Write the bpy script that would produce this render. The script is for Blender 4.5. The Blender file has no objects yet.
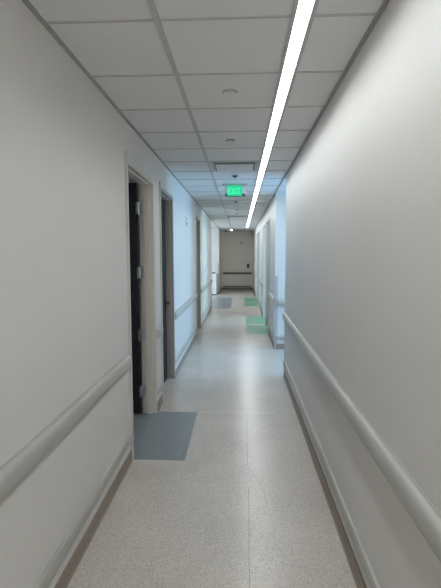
import bpy, bmesh, math, random
from mathutils import Vector, Matrix
S = bpy.context.scene
COL = S.collection
random.seed(4)

# ------------------------------------------------------------------ camera
CAM_H = 1.7197
F_PX, PITCH, YAW, ROLL = 436.63, 0.0924, 0.0454, -0.0024
right = Vector((math.cos(YAW), math.sin(YAW), 0))
fwd0 = Vector((-math.sin(YAW), math.cos(YAW), 0))
fwd = fwd0 * math.cos(PITCH) + Vector((0, 0, -math.sin(PITCH)))
up = fwd0 * math.sin(PITCH) + Vector((0, 0, math.cos(PITCH)))
cx = right * math.cos(ROLL) + up * math.sin(ROLL)
cy = up * math.cos(ROLL) - right * math.sin(ROLL)
cd = bpy.data.cameras.new('camera')
cd.sensor_fit = 'VERTICAL'
cd.sensor_height = 36.0
cd.lens = F_PX * 36.0 / 588.0
cd.clip_start = 0.02
cam = bpy.data.objects.new('camera', cd)
M = Matrix((cx, cy, -fwd)).transposed().to_4x4()
M.translation = Vector((0, 0, CAM_H))
cam.matrix_world = M
COL.objects.link(cam)
S.camera = cam

# ------------------------------------------------------------------ world, daylight, fill lamp and exposure
w = bpy.data.worlds.new('world')
S.world = w
w.use_nodes = True
w.node_tree.nodes['Background'].inputs[0].default_value = (0.55, 0.75, 1.0, 1)
w.node_tree.nodes['Background'].inputs[1].default_value = 1.0
S.view_settings.view_transform = 'Standard'
S.view_settings.look = 'None'
S.view_settings.gamma = 1.0
S.view_settings.use_curve_mapping = False
S.view_settings.exposure = 0.0
STRIP = 30.0


def area(name, loc, direction, sx, sy, power, color):
    l = bpy.data.lights.new(name, 'AREA')
    l.shape = 'RECTANGLE'
    l.size, l.size_y = sx, sy
    l.energy = power
    l.color = color
    o = bpy.data.objects.new(name, l)
    o.location = loc
    o.rotation_euler = Vector(direction).to_track_quat('-Z', 'Y').to_euler()
    COL.objects.link(o)
    return o


SKYC = (0.31, 0.64, 1.0)
area('daylight_side_corridor', (3.60, 6.92, 1.45), (-1, 0, 0.16), 1.5, 2.1, 103, SKYC)
area('daylight_open_room', (3.60, 11.6, 1.6), (-1, 0, 0), 1.6, 1.9, 125, (0.5, 0.78, 1.0))
area('daylight_alcove', (-3.50, 16.2, 1.6), (1, 0, 0), 2.4, 2.0, 100, (0.72, 0.88, 1.0))
area('daylight_corridor_end', (-.15, -5.85, 1.55), (0, 1, 0), 1.2, 1.9, 90, (1.0, .975, .95))  # added fill from behind the camera, lifts jambs and lower walls
area('daylight_first_room', (-3.5, 3.6, 1.7), (1, 0, 0), 1.0, 1.2, 5, (0.8, 0.9, 1.0))

# ------------------------------------------------------------------ materials
def mat(name, color, rough=0.5, metallic=0.0, spec=0.5, bump=0.0, bscale=200.0, var=0.0, vscale=3.0, coat=0.0):
    m = bpy.data.materials.new(name)
    m.use_nodes = True
    nt = m.node_tree
    b = nt.nodes['Principled BSDF']
    b.inputs['Base Color'].default_value = (*color, 1)
    b.inputs['Roughness'].default_value = rough
    b.inputs['Metallic'].default_value = metallic
    b.inputs['Specular IOR Level'].default_value = spec
    b.inputs['Coat Weight'].default_value = coat
    tc = nt.nodes.new('ShaderNodeTexCoord')
    if bump:
        n = nt.nodes.new('ShaderNodeTexNoise')
        n.inputs['Scale'].default_value = bscale
        n.inputs['Detail'].default_value = 3
        bp = nt.nodes.new('ShaderNodeBump')
        bp.inputs['Strength'].default_value = bump
        bp.inputs['Distance'].default_value = 0.002
        nt.links.new(tc.outputs['Object'], n.inputs['Vector'])
        nt.links.new(n.outputs['Fac'], bp.inputs['Height'])
        nt.links.new(bp.outputs[0], b.inputs['Normal'])
    if var:
        n = nt.nodes.new('ShaderNodeTexNoise')
        n.inputs['Scale'].default_value = vscale
        n.inputs['Detail'].default_value = 4
        r = nt.nodes.new('ShaderNodeValToRGB')
        r.color_ramp.elements[0].position = 0.3
        r.color_ramp.elements[1].position = 0.7
        r.color_ramp.elements[0].color = (*[c * (1 - var) for c in color], 1)
        r.color_ramp.elements[1].color = (*[min(1, c * (1 + var)) for c in color], 1)
        nt.links.new(tc.outputs['Object'], n.inputs['Vector'])
        nt.links.new(n.outputs['Fac'], r.inputs[0])
        nt.links.new(r.outputs[0], b.inputs['Base Color'])
    return m


def emit(name, color, strength):
    m = bpy.data.materials.new(name)
    m.use_nodes = True
    b = m.node_tree.nodes['Principled BSDF']
    b.inputs['Base Color'].default_value = (*[min(.8, c) for c in color], 1)
    b.inputs['Emission Color'].default_value = (*color, 1)
    b.inputs['Emission Strength'].default_value = strength
    return m


def floor_material():
    m = bpy.data.materials.new('speckled_vinyl')
    m.use_nodes = True
    nt = m.node_tree
    N = nt.nodes.new
    b = nt.nodes['Principled BSDF']
    tc = N('ShaderNodeTexCoord')
    v = N('ShaderNodeTexVoronoi')
    v.inputs['Scale'].default_value = 210
    sep = N('ShaderNodeSeparateColor')
    r = N('ShaderNodeValToRGB')
    e = r.color_ramp.elements
    e[0].position = 0.0; e[0].color = (0.40, 0.365, 0.325, 1)
    e[1].position = 1.0; e[1].color = (0.66, 0.62, 0.575, 1)
    for p, c in ((0.25, (0.48, 0.446, 0.405, 1)), (0.75, (0.57, 0.53, 0.48, 1))):
        x = e.new(p); x.color = c
    nt.links.new(tc.outputs['Object'], v.inputs['Vector'])
    nt.links.new(v.outputs['Color'], sep.inputs[0])
    nt.links.new(sep.outputs[0], r.inputs[0])
    n = N('ShaderNodeTexNoise')
    n.inputs['Scale'].default_value = 2.2
    n.inputs['Detail'].default_value = 5
    nt.links.new(tc.outputs['Object'], n.inputs['Vector'])
    mr = N('ShaderNodeMapRange')
    mr.inputs[1].default_value = 0.3; mr.inputs[2].default_value = 0.7
    mr.inputs[3].default_value = 0.93; mr.inputs[4].default_value = 1.05
    nt.links.new(n.outputs['Fac'], mr.inputs[0])
    mx = N('ShaderNodeVectorMath'); mx.operation = 'SCALE'
    nt.links.new(r.outputs[0], mx.inputs[0])
    nt.links.new(mr.outputs[0], mx.inputs['Scale'])
    nt.links.new(mx.outputs[0], b.inputs['Base Color'])
    b.inputs['Roughness'].default_value = 0.27
    b.inputs['Specular IOR Level'].default_value = 0.5
    return m


MAT = dict(
    wall=mat('wall_paint', (0.675, 0.66, 0.635), 0.55, spec=0.35, bump=0.10, bscale=350, var=0.015, vscale=1.5),
    endwall=mat('end_wall_paint', (0.72, 0.68, 0.60), 0.5, bump=0.08, bscale=350),
    tile=mat('ceiling_tile', (0.72, 0.715, 0.71), 0.9, spec=0.2, bump=0.35, bscale=260, var=0.02, vscale=60),
    grid=mat('ceiling_grid', (0.46, 0.45, 0.435), 0.5),  # flush bars, darker tone carries the shade of the tile-edge reveals
    angle=mat('wall_angle', (0.33, 0.32, 0.30), 0.5),
    endrail=mat('taupe_rail_vinyl', (0.17, 0.155, 0.135), 0.5),
    gap=mat('shadow_gap', (0.16, 0.155, 0.15), 0.8),
    fix=mat('fixture_white_metal', (0.45, 0.44, 0.43), 0.45),
    white=mat('white_plastic', (0.78, 0.79, 0.80), 0.4),
    rail=mat('rail_vinyl', (0.425, 0.42, 0.39), 0.42),
    cap=mat('rail_cap_vinyl', (0.50, 0.50, 0.47), 0.35),
    base=mat('base_rubber', (0.28, 0.232, 0.19), 0.55),
    frame=mat('door_frame_paint', (0.60, 0.575, 0.51), 0.4),
    frame2=mat('door_frame_taupe', (0.33, 0.31, 0.29), 0.45),
    paleframe=mat('door_frame_pale', (0.56, 0.60, 0.59), 0.4),
    leaf=mat('charcoal_door', (0.018, 0.018, 0.020), 0.65, spec=0.25, bump=0.1, bscale=90, var=0.15, vscale=20),
    paleleaf=mat('pale_door', (0.45, 0.48, 0.46), 0.5),
    hinge=mat('satin_steel', (0.50, 0.53, 0.55), 0.32, metallic=0.9),
    black=mat('black_plastic', (0.012, 0.012, 0.013), 0.4),
    dark=mat('dark_recess', (0.05, 0.05, 0.052), 0.6),
    guard=mat('guard_vinyl', (0.42, 0.425, 0.43), 0.4),
    floor=floor_material(),
    blue=mat('blue_grey_vinyl', (0.22, 0.245, 0.258), 0.30, bump=0.15, bscale=30, var=0.13, vscale=26),
    green=mat('sage_green_vinyl', (0.12, 0.32, 0.20), 0.30, bump=0.1, bscale=30, var=0.08, vscale=30),
    seam=mat('seam_dirt', (0.23, 0.215, 0.19), 0.6),
    joint=mat('weld_pale', (0.60, 0.585, 0.55), 0.35),
    led=emit('led_diffuser', (0.94, 0.98, 1.0), STRIP),
    spot=emit('far_light_diffuser', (1.0, 0.97, 0.92), 6.0),
    exitgreen=emit('exit_panel_green', (0.0, 0.44, 0.19), 0.95),
    exitletter=emit('exit_letter_green', (0.10, 0.68, 0.36), 0.9),
    exitdim=mat('exit_dim_band', (0.02, 0.09, 0.06), 0.4),
)
ac = bpy.data.materials.new('clear_acrylic')
ac.use_nodes = True
_b = ac.node_tree.nodes['Principled BSDF']
_b.inputs['Base Color'].default_value = (0.85, 0.95, 0.92, 1)
_b.inputs['Roughness'].default_value = 0.1
_b.inputs['Alpha'].default_value = 0.35
MAT['acrylic'] = ac
gl = bpy.data.materials.new('window_glass')
gl.use_nodes = True
_b = gl.node_tree.nodes['Principled BSDF']
_b.inputs['Base Color'].default_value = (0.9, 0.95, 1, 1)
_b.inputs['Roughness'].default_value = 0.03
_b.inputs['Alpha'].default_value = 0.15
MAT['glass'] = gl

# ------------------------------------------------------------------ mesh helpers
def new():
    return bmesh.new()


def box(bm, x0, x1, y0, y1, z0, z1, bev=0.0):
    g = bmesh.ops.create_cube(bm, size=1.0)
    vs = g['verts']
    for v in vs:
        v.co = Vector(((x0 + x1) / 2 + v.co.x * (x1 - x0), (y0 + y1) / 2 + v.co.y * (y1 - y0), (z0 + z1) / 2 + v.co.z * (z1 - z0)))
    if bev:
        es = set()
        for v in vs:
            es.update(v.link_edges)
        bmesh.ops.bevel(bm, geom=list(es), offset=bev, segments=2, affect='EDGES', profile=0.5)
    return bm


def cyl(bm, c, r, depth, axis='Z', seg=24, r2=None):
    g = bmesh.ops.create_cone(bm, cap_ends=True, segments=seg, radius1=r, radius2=r if r2 is None else r2, depth=depth)
    rot = {'Z': Matrix(), 'X': Matrix.Rotation(math.pi / 2, 4, 'Y'), 'Y': Matrix.Rotation(-math.pi / 2, 4, 'X')}[axis]
    for v in g['verts']:
        v.co = rot @ v.co + Vector(c)
    return bm


def sweep(bm, prof, y0, y1, side, xw, taper=None):
    """prof: (distance from wall, z) list; swept along y on the wall plane x = xw, side = +1 when the wall faces +x.
    taper: list of (y, scale) stations for rounded ends."""
    st = taper or [(y0, 1), (y1, 1)]
    rings = []
    for y, s in st:
        zc = sum(p[1] for p in prof) / len(prof)
        rings.append([bm.verts.new((xw + side * d * s, y, zc + (z - zc) * (0.85 + 0.15 * s))) for d, z in prof])
    for a, b in zip(rings, rings[1:]):
        for i in range(len(prof)):
            j = (i + 1) % len(prof)
            bm.faces.new((a[i], a[j], b[j], b[i]))
    bm.faces.new(rings[0][::-1])
    bm.faces.new(rings[-1])
    bmesh.ops.recalc_face_normals(bm, faces=bm.faces)
    return bm


def obj(name, bm, m, parent=None, smooth=False):
    me = bpy.data.meshes.new(name)
    bm.to_mesh(me)
    bm.free()
    me.materials.append(m if not isinstance(m, str) else MAT[m])
    if smooth:
        for p in me.polygons:
            p.use_smooth = True
        try:
            me.set_sharp_from_angle(angle=math.radians(40))
        except Exception:
            pass
    o = bpy.data.objects.new(name, me)
    COL.objects.link(o)
    if parent:
        o.parent = parent
        o.matrix_parent_inverse = Matrix.Translation(parent.location).inverted()
    return o


def tag(o, label, cat, group=None):
    o['label'] = label
    o['category'] = cat
    if group:
        o['group'] = group
    return o


def thing(name, label, cat, loc=(0, 0, 0), group=None):
    o = bpy.data.objects.new(name, None)
    COL.objects.link(o)
    o.location = loc
    o.empty_display_size = 0.1
    return tag(o, label, cat, group)


def struct(name, bm=None, m=None, parent=None):
    if bm is None:
        o = bpy.data.objects.new(name, None)
        COL.objects.link(o)
    else:
        o = obj(name, bm, m, parent)
    if parent is None:
        o['kind'] = 'structure'
    return o


# ------------------------------------------------------------------ plan
XL, XR, H = -0.909, 0.620, 2.771
T = 0.15
Y0, YE = -6.0, 20.8
HEAD = 2.478
DOORS_L = [(3.484, 4.600), (4.930, 5.915), (8.965, 9.893)]
ALC = (13.85, 18.45)
SIDE = (6.06, 7.80)
DOORS_R = [(9.22, 10.39), (10.60, 11.84), (14.28, 15.48), (15.66, 16.87)]

# floor and ceiling
struct('floor', box(new(), -4.2, 4.2, Y0 - .2, 22.0, -0.1, 0.0), 'floor')
b = new()
box(b, -4.2, .222, Y0 - .2, 22.0, H + .004, H + .1)
box(b, .328, 4.2, Y0 - .2, 22.0, H + .004, H + .1)
box(b, .222, .328, 17.98, 22.0, H + .004, H + .1)
box(b, .222, .328, Y0 - .2, 17.98, H + .021, H + .1)
struct('ceiling', b, 'tile')


def wall_run(bm, x0, x1, ya, yb, holes):
    y = ya
    for h0, h1, top in holes:
        if h0 > y:
            box(bm, x0, x1, y, h0, 0, H + .004)
        if top < H:
            box(bm, x0, x1, h0, h1, top, H + .004)
        y = h1
    if y < yb:
        box(bm, x0, x1, y, yb, 0, H + .004)
    return bm


struct('wall_left', wall_run(new(), XL - T, XL, Y0, YE, [(a, b, HEAD) for a, b in DOORS_L] + [(ALC[0], ALC[1], H + 1)]), 'wall')
struct('wall_right', wall_run(new(), XR, XR + T, Y0, YE, [(SIDE[0], SIDE[1], H + 1)] + [(a, b, HEAD) for a, b in DOORS_R]), 'wall')
struct('wall_end', box(new(), XL - T, XR + T, YE, YE + .15, 0, H + .004), 'endwall')
b = new()
box(b, XL - T, -.80, Y0 - .15, Y0, 0, H + .004)
box(b, .50, XR + T, Y0 - .15, Y0, 0, H + .004)
box(b, -.80, .50, Y0 - .15, Y0, 0, .55)
box(b, -.80, .50, Y0 - .15, Y0, 2.55, H + .004)
struct('wall_behind', b, 'wall')
win = struct('window_5')  # unseen window added behind the camera to go with the fill lamp
b = new()
for a0, a1, c0, c1 in ((-.80, -.75, .55, 2.55), (.45, .50, .55, 2.55), (-.75, .45, .55, .60), (-.75, .45, 2.50, 2.55)):
    box(b, a0, a1, Y0 - .10, Y0 - .04, c0, c1)
obj('window_frame', b, 'white', win)
obj('window_pane', box(new(), -.76, .46, Y0 - .075, Y0 - .067, .59, 2.51), 'glass', win)
# side corridor on the right
b = new()
box(b, XR + T, 3.8, SIDE[0] - .15, SIDE[0], 0, H + .004)
struct('wall_side_corridor_near', b, 'wall')
b = new()
box(b, XR + T, 3.8, SIDE[1], SIDE[1] + .15, 0, H + .004)
struct('wall_side_corridor_far', b, 'wall')


def window_wall(n, x0, x1, ya, yb, wy0, wy1, wz0, wz1):
    b = new()
    box(b, x0, x1, ya, wy0, 0, H + .004)
    box(b, x0, x1, wy1, yb, 0, H + .004)
    box(b, x0, x1, wy0, wy1, 0, wz0)
    box(b, x0, x1, wy0, wy1, wz1, H + .004)
    struct('wall_window_side_%d' % n, b, 'wall')
    win = struct('window_%d' % n)
    b = new()
    xm = (x0 + x1) / 2
    for (a0, a1, c0, c1) in ((wy0, wy0 + .05, wz0, wz1), (wy1 - .05, wy1, wz0, wz1), (wy0, wy1, wz0, wz0 + .05), (wy0, wy1, wz1 - .05, wz1)):
        box(b, xm - .03, xm + .03, a0, a1, c0, c1)
    obj('window_frame', b, 'white', win)
    obj('window_pane', box(new(), xm - .004, xm + .004, wy0 + .04, wy1 - .04, wz0 + .04, wz1 - .04), 'glass', win)


window_wall(1, 3.8, 3.95, SIDE[0] - .15, SIDE[1] + .15, 6.25, 7.6, .6, 2.5)
# open room on the right
struct('wall_open_room_near', box(new(), XR + T, 3.8, 10.42, 10.56, 0, H + .004), 'wall')
struct('wall_open_room_far', box(new(), XR + T, 3.8, 13.0, 13.15, 0, H + .004), 'wall')
window_wall(2, 3.8, 3.95, 10.42, 13.15, 10.9, 12.4, .7, 2.5)
# alcove on the left
struct('wall_alcove_near', box(new(), -3.8, XL - T, ALC[0] - .15, ALC[0], 0, H + .004), 'wall')
struct('wall_alcove_far', box(new(), -3.8, XL - T, ALC[1], ALC[1] + .15, 0, H + .004), 'wall')
window_wall(3, -3.95, -3.8, ALC[0] - .15, ALC[1] + .15, 15.0, 17.4, .7, 2.5)
# first room on the left
struct('wall_first_room_near', box(new(), -3.8, XL - T, 2.5, 2.65, 0, H + .004), 'wall')
struct('wall_first_room_far', box(new(), -3.8, XL - T, 4.70, 4.85, 0, H + .004), 'wall')
window_wall(4, -3.95, -3.8, 2.5, 4.85, 3.1, 4.1, .9, 2.4)

# ------------------------------------------------------------------ ceiling grid
TX = -0.379
ROWS = [2.066 + .61 * k for k in range(-13, 31)]
LX0, LX1 = 0.222, 0.328          # light line slot
b = new()
zt, zb = H + .010, H - .002
box(b, TX - .014, TX + .014, Y0, YE, zb, zt)
struct('trim_1', b, 'grid')
b = new()
box(b, XL, XL + .022, Y0, YE, zb - .002, zt)
box(b, XR - .022, XR, Y0, YE, zb - .002, zt)
struct('trim_4', b, 'angle')
b = new()
for y in ROWS:
    if Y0 < y < YE:
        for x0, x1 in ((XL + .022, TX - .014), (TX + .014, LX0), (LX1, XR - .022)):
            box(b, x0, x1, y - .008, y + .008, zb + .001, zt)
struct('trim_2', b, 'grid')
b = new()
for y in ROWS:
    if SIDE[0] - .2 < y < SIDE[1] + .2:
        box(b, XR, 3.8, y - .008, y + .008, zb + .001, zt)
for k in range(1, 6):
    box(b, XR + .61 * k - .012, XR + .61 * k + .012, SIDE[0], SIDE[1], zb, zt)
struct('trim_3', b, 'grid')

# ------------------------------------------------------------------ continuous light line
JO = [-6.0, -3.05, -0.60, 1.88, 4.461, 6.97, 9.48, 11.99, 14.5, 17.01, 17.98]
LAB = ['linear ceiling light section farthest behind the camera, by the end window',
       'linear ceiling light section behind the camera',
       'linear ceiling light section overhead, just out of the top of the photo',
       'nearest linear ceiling light section in view, up to the first joint',
       'second linear ceiling light section, beyond the first joint, beside the square air diffuser',
       'third linear ceiling light section, just past the green exit sign',
       'fourth linear ceiling light section, before the far ceiling grille',
       'fifth linear ceiling light section, beside the far ceiling grille',
       'sixth linear ceiling light section, last full one before the tip',
       'short last tip of the linear ceiling light line near the end wall']
assert len(LAB) == len(JO) - 1
for i, (a, c) in enumerate(zip(JO, JO[1:])):
    t = thing('linear_ceiling_light', LAB[i], 'ceiling light', (.275, (a + c) / 2, H), 'sections of the linear ceiling light')
    b = new()
    box(b, LX0, .2445, a, c, H - .004, H + .02)
    box(b, .307, LX1, a, c, H - .004, H + .02)
    box(b, .2445, .307, a, a + .012, H - .004, H + .02)
    box(b, .2445, .307, c - .012, c, H - .004, H + .02)
    obj('housing', b, 'fix', t)
    obj('diffuser', box(new(), .2445, .307, a + .012, c - .012, H + .012, H + .018), 'led', t)

t = thing('short_ceiling_light', 'small bright white ceiling light near the far end wall, left of the light line', 'ceiling light', (-.395, 19.6, H))
obj('housing', box(new(), -.45, -.34, 18.95, 20.25, H - .012, H + .02), 'fix', t)
obj('diffuser', box(new(), -.43, -.36, 19.0, 20.2, H - .016, H), 'spot', t)


# ------------------------------------------------------------------ doors
def door(n, side, y0, y1, style, leaf_open=False, strip=True):
    """side -1: left wall (faces +x), +1: right wall."""
    xw = XL if side < 0 else XR
    s = -side                      # direction out of the wall, into the corridor
    root = struct('door_%d' % n)
    fm = {'dark': 'frame', 'taupe': 'frame2', 'pale': 'paleframe'}[style]
    P = .02
    b = new()

    def bx(d0, d1, ya, yb, z0, z1):
        xa, xb = xw + s * d0, xw + s * d1
        box(b, min(xa, xb), max(xa, xb), ya, yb, z0, z1)
    top = HEAD
    # casings on the corridor face, then the stepped jambs (rabbet, stop, rabbet)
    bx(-.035, P * .3, y0 - .004, y0 + .045, 0, top)
    bx(-.035, P * .3, y1 - .045, y1 + .004, 0, top)
    bx(-.035, P * .3, y0 + .045, y1 - .045, top - .042, top)
    bx(-.095, -.035, y0, y0 + .064, 0, top)
    bx(-.095, -.035, y1 - .064, y1, 0, top)
    bx(-.095, -.035, y0 + .06, y1 - .06, top - .060, top)
    bx(-.140, -.095, y0, y0 + .045, 0, top)
    bx(-.140, -.095, y1 - .045, y1, 0, top)
    bx(-.140, -.095, y0 + .045, y1 - .045, top - .042, top)
    obj('door_frame', b, fm, root)
    if strip:
        b = new()
        bx(0, P, y0 - .006, y0 + .010, 0, top + .045)
        obj('edge_trim', b, 'cap', root)
    # leaf
    lz0, lz1 = .012, top - .046
    m = 'paleleaf' if style == 'pale' else 'leaf'
    if leaf_open:
        yh = y1 - .048
        xh = xw - s * .150
        lf = obj('door_leaf', box(new(), min(xh, xh - s * .93) - .0, max(xh, xh - s * .93) - .012, yh - .045, yh, lz0, lz1 + .01, .002), m, root)
        for z in (2.19, 1.52, .86, .25):
            b = new()
            box(b, xh - .014, xh + .004, yh - .05, yh - .001, z - .058, z + .058)
            box(b, xh + .004, xh + .052, y1 - .049, y1 - .044, z - .058, z + .058)
            cyl(b, (xh + .004, y1 - .056, z), .008, .125, 'Z', 12)
            obj('hinge', b, 'hinge', lf)
    else:
        xa, xb = xw - s * .140, xw - s * .096
        lf = obj('door_leaf', box(new(), min(xa, xb), max(xa, xb), y0 + .047, y1 - .047, lz0, lz1, .002), m, root)
        b = new()
        zc = 1.06
        xo = xw - s * .096
        box(b, min(xo, xo + s * .010), max(xo, xo + s * .010), y1 - .135, y1 - .075, zc - .11, zc + .07)
        cyl(b, (xo + s * .03, y1 - .105, zc), .010, .05, 'X', 12)
        box(b, min(xo + s * .045, xo + s * .06), max(xo + s * .045, xo + s * .06), y1 - .215, y1 - .09, zc - .011, zc + .011, .003)
        obj('door_handle', b, 'black', lf)
    return root


door(1, -1, *DOORS_L[0], 'dark', leaf_open=True)
door(2, -1, *DOORS_L[1], 'taupe')
door(3, -1, *DOORS_L[2], 'taupe')
door(4, 1, *DOORS_R[0], 'pale', strip=False)
# open doorway into the bright room: frame only, leaf swung in against the room wall
b = new()
r5 = struct('door_5')
y0, y1 = DOORS_R[1]
for ya, yb in ((y0, y0 + .045), (y1 - .045, y1)):
    box(b, XR - .006, XR + .165, ya, yb, 0, HEAD)
box(b, XR - .006, XR + .165, y0, y1, HEAD - .045, HEAD)
obj('door_frame', b, 'paleframe', r5)
obj('door_leaf', box(new(), XR + .17, XR + 1.22, y1 - .02, y1 + .025, .012, HEAD - .05, .002), 'paleleaf', r5)
door(6, 1, *DOORS_R[2], 'pale', strip=False)
door(7, 1, *DOORS_R[3], 'pale', strip=False)

# ------------------------------------------------------------------ rubber bases
def base_run(name, segs, xw, s):
    b = new()
    for a, c in segs:
        prof = [(0, 0), (.016, 0), (.011, .006), (.008, .016), (.007, .086), (.004, .092), (0, .092)]
        sweep(b, prof, a, c, s, xw)
    return struct(name, b, 'base')


LSEG = [(Y0, 3.470), (4.61, 4.918), (5.925, 8.952), (9.90, 13.85), (18.45, YE)]
RSEG = [(Y0, 6.05), (7.81, 9.21), (10.40, 10.59), (11.85, 14.27), (15.49, 15.65), (16.88, YE)]
base_run('baseboard_left', LSEG, XL, 1)
base_run('baseboard_right', RSEG, XR, -1)
b = new()
box(b, XL, XR, YE - .008, YE, 0, .10)
struct('baseboard_end', b, 'endrail')
b = new()
box(b, XR + .02, 3.8, SIDE[1] - .008, SIDE[1], 0, .10)
struct('baseboard_side_corridor', b, 'base')
b = new()
box(b, -3.8, XL, ALC[1] - .008, ALC[1], 0, .10)
struct('baseboard_alcove', b, 'base')


# ------------------------------------------------------------------ handrails and bumper rails
def prof_rail(a, bb, c, n=14, lip=.004):
    pts = [(0, c + bb + .004), (lip * 1.5, c + bb + .004)]
    for i in range(n + 1):
        t = math.pi / 2 - math.pi * i / n
        q = math.copysign(abs(math.sin(t)) ** .8, math.sin(t))
        pts.append((lip * 1.5 + (a - lip * 1.5) * abs(math.cos(t)) ** .75, c + bb * q))
    pts += [(0, c - bb)]
    return pts


HR = prof_rail(.040, .054, .856)
BR = prof_rail(.021, .042, .210)


def wall_rail(kind, y0, y1, side, label, end0=True, end1=True):
    xw = XL if side < 0 else XR
    s = -side
    if kind == 'handrail':
        prof, cat, grp, L = HR, 'handrail', 'vinyl handrails along the corridor walls', .05
    else:
        prof, cat, grp, L = BR, 'bumper rail', 'low bumper rails along the corridor walls', .035
    L = min(L, (y1 - y0) * .25)
    zc = .856 if kind == 'handrail' else .204
    t = thing(kind, label, cat, (xw, (y0 + y1) / 2, zc - .05), grp)
    a = y0 + (L if end0 else 0)
    c = y1 - (L if end1 else 0)
    obj('rail', sweep(new(), prof, a, c, s, xw), 'rail', t, True)
    fr = [(1, 1), (.8, .985), (.5, .92), (.25, .80), (.08, .60), (0, .40)]
    big = [(d * 1.02, z) for d, z in prof]
    if end0:
        obj('end_cap', sweep(new(), big, 0, 0, s, xw, [(y0 + (L - .001) * f, k) for f, k in fr][::-1]), 'cap', t, True)
    if end1:
        obj('end_cap', sweep(new(), big, 0, 0, s, xw, [(y1 - (L - .001) * f, k) for f, k in fr]), 'cap', t, True)
    return t


wall_rail('handrail', Y0 + .3, 3.43, -1, 'long off-white handrail on the left wall nearest the camera, ending at the open doorway')
wall_rail('handrail', 4.65, 4.89, -1, 'very short handrail piece on the narrow wall between the two near left doorways')
wall_rail('handrail', 5.98, 8.90, -1, 'handrail on the bluish lit left wall past the second left door')
wall_rail('handrail', 9.96, 13.78, -1, 'far left handrail past the third left door, up to the alcove')
wall_rail('handrail', 18.6, 20.7, -1, 'farthest left handrail, in the corner before the end wall')
wall_rail('handrail', Y0 + .3, 6.0, 1, 'long off-white handrail on the right wall nearest the camera')
wall_rail('handrail', 7.90, 9.14, 1, 'short handrail on the right wall just past the side corridor opening')
wall_rail('handrail', 11.92, 14.20, 1, 'far right handrail between the two pairs of right-hand doorways')
wall_rail('handrail', 17.0, 20.7, 1, 'farthest right handrail, beside the end wall')
wall_rail('bumper_rail', Y0 + .3, 3.445, -1, 'low bumper rail along the foot of the left wall nearest the camera')
wall_rail('bumper_rail', 4.66, 4.885, -1, 'very short low bumper piece between the two near left doorways')
wall_rail('bumper_rail', 5.98, 8.91, -1, 'low bumper rail on the bluish lit left wall past the second left door')
wall_rail('bumper_rail', 9.95, 13.8, -1, 'low bumper rail past the third left door, up to the alcove')
wall_rail('bumper_rail', 18.6, 20.7, -1, 'farthest left low bumper rail, before the end wall')
wall_rail('bumper_rail', Y0 + .3, 6.01, 1, 'low bumper rail along the foot of the right wall nearest the camera')
wall_rail('bumper_rail', 7.9, 9.15, 1, 'short low bumper rail on the right wall just past the side corridor opening')
wall_rail('bumper_rail', 11.91, 14.21, 1, 'far right low bumper rail between the two pairs of right-hand doorways')
wall_rail('bumper_rail', 17.0, 20.7, 1, 'farthest right low bumper rail, beside the end wall')


def cross_rail(kind, x0, x1, yw, label, z, a, bb, m='rail'):
    """rail on a wall facing the camera (wall plane y = yw)."""
    t = thing(kind, label, 'handrail' if kind == 'handrail' else 'bumper rail', ((x0 + x1) / 2, yw, z - .05),
              'vinyl handrails along the corridor walls' if kind == 'handrail' else 'low bumper rails along the corridor walls')
    prof = prof_rail(a, bb, z)

    def sw(st):
        bm = new()
        rings = []
        for x, k in st:
            rings.append([bm.verts.new((x, yw - d * k, z + (zz - z) * (.85 + .15 * k))) for d, zz in prof])
        for p, q in zip(rings, rings[1:]):
            for i in range(len(prof)):
                j = (i + 1) % len(prof)
                bm.faces.new((p[i], p[j], q[j], q[i]))
        bm.faces.new(rings[0]); bm.faces.new(rings[-1])
        bmesh.ops.recalc_face_normals(bm, faces=bm.faces)
        return bm
    L = .05
    obj('rail', sw([(x0 + L, 1), (x1 - L, 1)]), m, t, True)
    fr = [(0, .4), (.08, .6), (.25, .8), (.5, .92), (.8, .985), (.99, 1)]
    obj('end_cap', sw([(x0 + L * f, k) for f, k in fr]), 'cap', t, True)
    obj('end_cap', sw([(x1 - L * f, k) for f, k in fr][::-1]), 'cap', t, True)


cross_rail('handrail', XL + .06, XR - .06, YE, 'handrail crossing the grey-brown end wall', .78, .05, .05, 'endrail')
cross_rail('bumper_rail', XL + .06, XR - .06, YE, 'low bumper rail crossing the foot of the end wall', .15, .03, .03, 'endrail')
cross_rail('handrail', XR + .03, 3.5, SIDE[1], 'handrail on the pale blue wall inside the right side corridor', .85, .09, .055)
cross_rail('bumper_rail', XR + .03, 3.5, SIDE[1], 'low bumper rail on the pale blue wall inside the right side corridor', .21, .035, .04)


# ------------------------------------------------------------------ corner guards
def guard(x, y, sx, sy, z0, z1, label, w=.05):
    """L-shaped guard on the outer corner (x, y); its legs run towards sx*x and sy*y."""
    th = .004
    b = new()
    xa, xb = sorted((x - sx * th, x + sx * w))
    ya, yb = sorted((y - sy * th, y))
    box(b, xa, xb, ya, yb, z0, z1)
    xa, xb = sorted((x - sx * th, x))
    ya, yb = sorted((y, y + sy * w))
    box(b, xa, xb, ya, yb, z0, z1)
    o = obj('corner_guard', b, 'guard')
    tag(o, label, 'corner guard', 'corner guards')


guard(XR, SIDE[0], 1, -1, .10, 1.33, 'grey corner guard where the near right wall ends')
guard(XR, SIDE[1], 1, 1, .10, 1.32, 'blue-grey corner guard on the far side of the right side corridor')
guard(XL, ALC[0], -1, -1, .10, 1.33, 'corner guard where the left wall ends at the alcove')
guard(XL, ALC[1], -1, 1, .10, 1.33, 'farthest left corner guard, between white bin and end wall')

# ------------------------------------------------------------------ vinyl inlays
def inlay(x0, x1, y0, y1, m, label):
    o = obj('floor_inlay', box(new(), x0, x1, y0, y1, -.02, .0012), m)
    tag(o, label, 'floor panel', 'coloured vinyl floor inlays')


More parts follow.
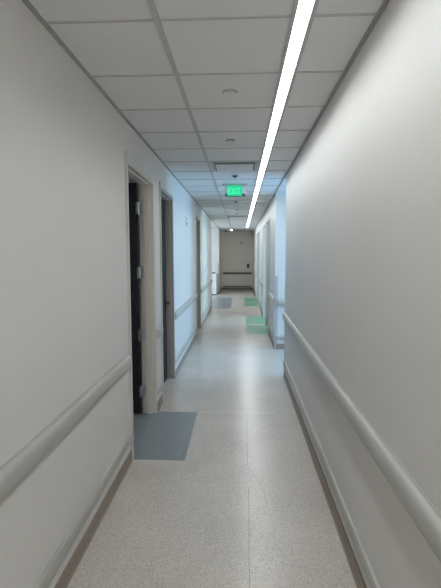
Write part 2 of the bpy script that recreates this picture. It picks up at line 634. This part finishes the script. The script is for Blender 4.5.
inlay(-1.35, -.460, 3.484, 4.602, 'blue', 'large blue-grey vinyl floor inlay at the nearest left doorway')
inlay(.140, XR + .10, 9.22, 10.39, 'green', 'nearest sage green floor inlay at the right wall')
inlay(.145, XR + .10, 10.62, 11.84, 'green', 'middle sage green floor inlay, just beyond the nearest green one')
inlay(.145, XR + .10, 14.28, 15.50, 'green', 'near one of the two farthest green floor inlays')
inlay(.150, XR + .10, 15.66, 16.87, 'green', 'farthest sage green floor inlay at the right wall')
inlay(-1.5, -.300, 13.6, 16.95, 'blue', 'far grey-blue floor inlay at the left alcove')
FL = bpy.data.objects['floor']


def ribbon(name, pts, wd, m, z=.0008):
    bm = new()
    prev = None
    for i, p in enumerate(pts):
        p = Vector((*p, z))
        a = Vector((*pts[max(0, i - 1)], z)); c = Vector((*pts[min(len(pts) - 1, i + 1)], z))
        d = (c - a).normalized()
        n = Vector((-d.y, d.x, 0)) * wd / 2
        cur = (bm.verts.new(p - n), bm.verts.new(p + n))
        if prev:
            bm.faces.new((prev[0], cur[0], cur[1], prev[1]))
        prev = cur
    return obj(name, bm, m, FL)


ribbon('floor_seam', [(.030, -2.0), (.050, 2.109), (.055, 2.489), (.062, 2.918), (.063, 3.09)], .0035, 'seam')
ribbon('floor_crack', [(.072, 4.396), (.066, 3.9), (.062, 3.427), (.080, 3.34), (.102, 3.267), (.13, 3.19), (.150, 3.135), (.174, 3.013), (.186, 2.862)], .0035, 'seam')
ribbon('floor_seam', [(-.44, 4.618), (.40, 4.618)], .006, 'joint')
ribbon('floor_seam', [(.14, 10.50), (.60, 10.50)], .14, 'joint')
ribbon('floor_seam', [(-.92, 5.93), (.60, 5.93)], .005, 'joint')

# ------------------------------------------------------------------ ceiling devices
def round_device(name, label, cat, x, y, r, parts):
    t = thing(name, label, cat, (x, y, H))
    for pn, rr, z0, z1, m, r2 in parts:
        obj(pn, cyl(new(), (x, y, H - (z0 + z1) / 2), rr, z1 - z0, 'Z', 32, r2), m, t, True)
    return t


round_device('sprinkler_cover', 'round white sprinkler cover, nearest one on the ceiling', 'sprinkler', -.07, 2.973, .05,
             [('trim_ring', .050, -.004, .004, 'fix', None), ('cover_plate', .044, .004, .009, 'tile', .041)])
round_device('sprinkler_cover', 'smaller round ceiling sprinkler cover, second from the camera, before the square diffuser', 'sprinkler', -.095, 4.20, .04,
             [('trim_ring', .040, -.004, .004, 'gap', None), ('cover_plate', .036, .006, .012, 'tile', .034)])


def pendant_sprinkler(x, y, label, m='fix'):
    t = thing('ceiling_sprinkler', label, 'sprinkler', (x, y, H), 'dark pendent sprinklers')
    obj('escutcheon', cyl(new(), (x, y, H - .003), .042, .010, 'Z', 24, .038), m, t, True)
    b = new()
    cyl(b, (x, y, H - .013), .012, .012, 'Z', 12)
    cyl(b, (x, y, H - .021), .004, .006, 'Z', 8)
    cyl(b, (x, y, H - .024), .016, .003, 'Z', 20)
    obj('sprinkler_head', b, 'dark', t)


pendant_sprinkler(-.075, 6.07, 'dark sprinkler head on the ceiling just in front of the green exit sign', 'dark')
pendant_sprinkler(-.085, 8.95, 'dark sprinkler head on the ceiling just behind and below the green exit sign')
pendant_sprinkler(-.084, 10.63, 'small sprinkler head on the ceiling, first of the faint pair past the exit sign')
pendant_sprinkler(-.088, 11.54, 'small sprinkler head on the ceiling, just before the far grille')
t = thing('dome_detector', 'small dark dome on the ceiling at the far left, before the end wall', 'detector', (-.66, 19.9, H))
obj('mounting_ring', cyl(new(), (-.66, 19.9, H - .006), .075, .02), 'white', t, True)
b = new()
bmesh.ops.create_uvsphere(b, u_segments=24, v_segments=12, radius=.058)
for v in b.verts:
    v.co = Vector((v.co.x - .66, v.co.y + 19.9, v.co.z + H - .02))
obj('dome', b, 'black', t, True)

# square plaque air diffuser
t = thing('air_diffuser', 'square white plaque air diffuser with a dark slot in the ceiling before the exit sign', 'air vent', (-.055, 5.42, H))
b = new()
x0, x1, y0, y1 = -.345, .205, 5.134, 5.700
box(b, x0, x1, y0, y0 + .030, H - .004, H + .01)
box(b, x0, x1, y1 - .03, y1, H - .004, H + .01)
box(b, x0, x0 + .035, y0, y1, H - .004, H + .01)
box(b, x1 - .035, x1, y0, y1, H - .004, H + .01)
obj('frame', b, 'fix', t)
obj('recess', box(new(), x0 + .03, x1 - .03, y0 + .025, y1 - .03, H - .001, H + .006), 'black', t)
obj('plaque', box(new(), x0 + .050, x1 - .050, y0 + .125, y1 - .040, H - .010, H - .002, .003), 'tile', t)
# far linear grille
t = thing('ceiling_grille', 'narrow dark slotted grille across the far ceiling, beyond the exit sign', 'air vent', (-.067, 12.5, H))
b = new()
for ya in (12.38, 12.62):
    box(b, -.376, .215, ya - .02, ya + .02, H - .01, H + .01)
for xa in (-.366, .205):
    box(b, xa - .01, xa + .01, 12.38, 12.62, H - .01, H + .01)
obj('frame', b, 'grid', t)
obj('recess', box(new(), -.36, .20, 12.39, 12.61, H - .001, H + .006), 'dark', t)
for k in range(5):
    obj('slat', box(new(), -.358, .198, 12.42 + .04 * k, 12.428 + .04 * k, H - .012, H + .0), 'grid', t)

# ------------------------------------------------------------------ exit sign
YS = 6.80
t = thing('exit_sign', 'glowing green EXIT sign hanging from the ceiling', 'exit sign', (-.078, YS, H))
obj('canopy', box(new(), -.274, .100, YS - .045, YS + .045, H - .014, H + .004, .002), 'guard', t)
obj('acrylic_panel', box(new(), -.236, .078, YS - .003, YS + .003, H - .185, H - .012), 'acrylic', t)
pn = obj('green_face', box(new(), -.203, .022, YS - .006, YS - .003, H - .172, H - .014), 'exitgreen', t)
pn = obj('mirror_strip', box(new(), -.236, .078, YS - .0052, YS - .003, H - .185, H - .140), 'exitdim', t)
# letters
def letter_boxes(ch, x, z, w, h, s):
    if ch == 'E':
        return [((x, z), (x, z + h)), ((x, z), (x + w, z)), ((x, z + h / 2), (x + w * .85, z + h / 2)), ((x, z + h), (x + w, z + h))]
    if ch == 'X':
        return [((x, z), (x + w, z + h)), ((x, z + h), (x + w, z))]
    if ch == 'I':
        return [((x + w / 2, z), (x + w / 2, z + h))]
    return [((x + w / 2, z), (x + w / 2, z + h)), ((x, z + h), (x + w, z + h))]


xx = -.180
for ch, wd in (('E', .034), ('X', .042), ('I', .012), ('T', .038)):
    b = new()
    for (ax, az), (bx_, bz) in letter_boxes(ch, xx, H - .138, wd, .082, .01):
        a = Vector((ax, 0, az)); c = Vector((bx_, 0, bz))
        d = (c - a)
        L = d.length
        ang = math.atan2(d.z, d.x)
        g = bmesh.ops.create_cube(b, size=1.0)
        for v in g['verts']:
            p = Vector((v.co.x * (L + .011), v.co.y * .003, v.co.z * .011))
            v.co = Vector((p.x * math.cos(ang) - p.z * math.sin(ang), p.y + YS - .0075, p.x * math.sin(ang) + p.z * math.cos(ang))) + (a + c) / 2
    obj('letter', b, 'exitletter', t)['label'] = 'letter %s of the sign' % ch
    xx += wd + .016

# ------------------------------------------------------------------ wall devices
t = thing('wall_strobe', 'small white wall alarm high on the bluish left wall past the second door', 'alarm', (XL, 7.29, 2.19))
obj('back_plate', box(new(), XL, XL + .018, 7.235, 7.345, 2.165, 2.345, .004), 'white', t)
obj('lens', box(new(), XL + .018, XL + .045, 7.255, 7.325, 2.185, 2.245, .006), 'white', t)
obj('horn_grille', cyl(new(), (XL + .022, 7.29, 2.29), .035, .01, 'X', 20), 'guard', t)
t = thing('card_reader', 'small black wall box at mid height on the end wall', 'wall box', (.37, YE, 1.05))
obj('housing', box(new(), .32, .42, YE - .03, YE, 1.04, 1.24, .006), 'black', t)
obj('face', box(new(), .335, .405, YE - .034, YE - .029, 1.12, 1.22), 'dark', t)
t = thing('wall_strobe', 'faint round pale alarm high on the end wall', 'alarm', (.06, YE, 2.1))
obj('back_plate', cyl(new(), (.055, YE - .012, 2.21), .062, .025, 'Y', 28), 'guard', t)
obj('lens', cyl(new(), (.055, YE - .032, 2.20), .03, .016, 'Y', 20), 'guard', t)

# ------------------------------------------------------------------ white bin in the alcove
t = thing('waste_bin', 'slim white bin with a black top slot standing by the far left alcove', 'bin', (-1.10, 18.25, 0))
b = new()
x0, x1, y0, y1 = -1.235, -.985, 18.06, 18.40
box(b, x0, x1, y0, y1, .03, .80, .015)
obj('body', b, 'white', t)
obj('plinth', box(new(), x0 + .02, x1 - .02, y0 + .02, y1 - .02, 0, .035), 'dark', t)
obj('lid', box(new(), x0 - .005, x1 + .005, y0 - .005, y1 + .005, .80, .90, .015), 'white', t)
obj('slot', box(new(), x0 + .02, x1 - .05, y0 - .009, y0 + .06, .895, .945, .004), 'black', t)
obj('door_panel', box(new(), x0 + .02, x1 - .02, y0 - .006, y0 + .004, .10, .76, .004), 'white', t)
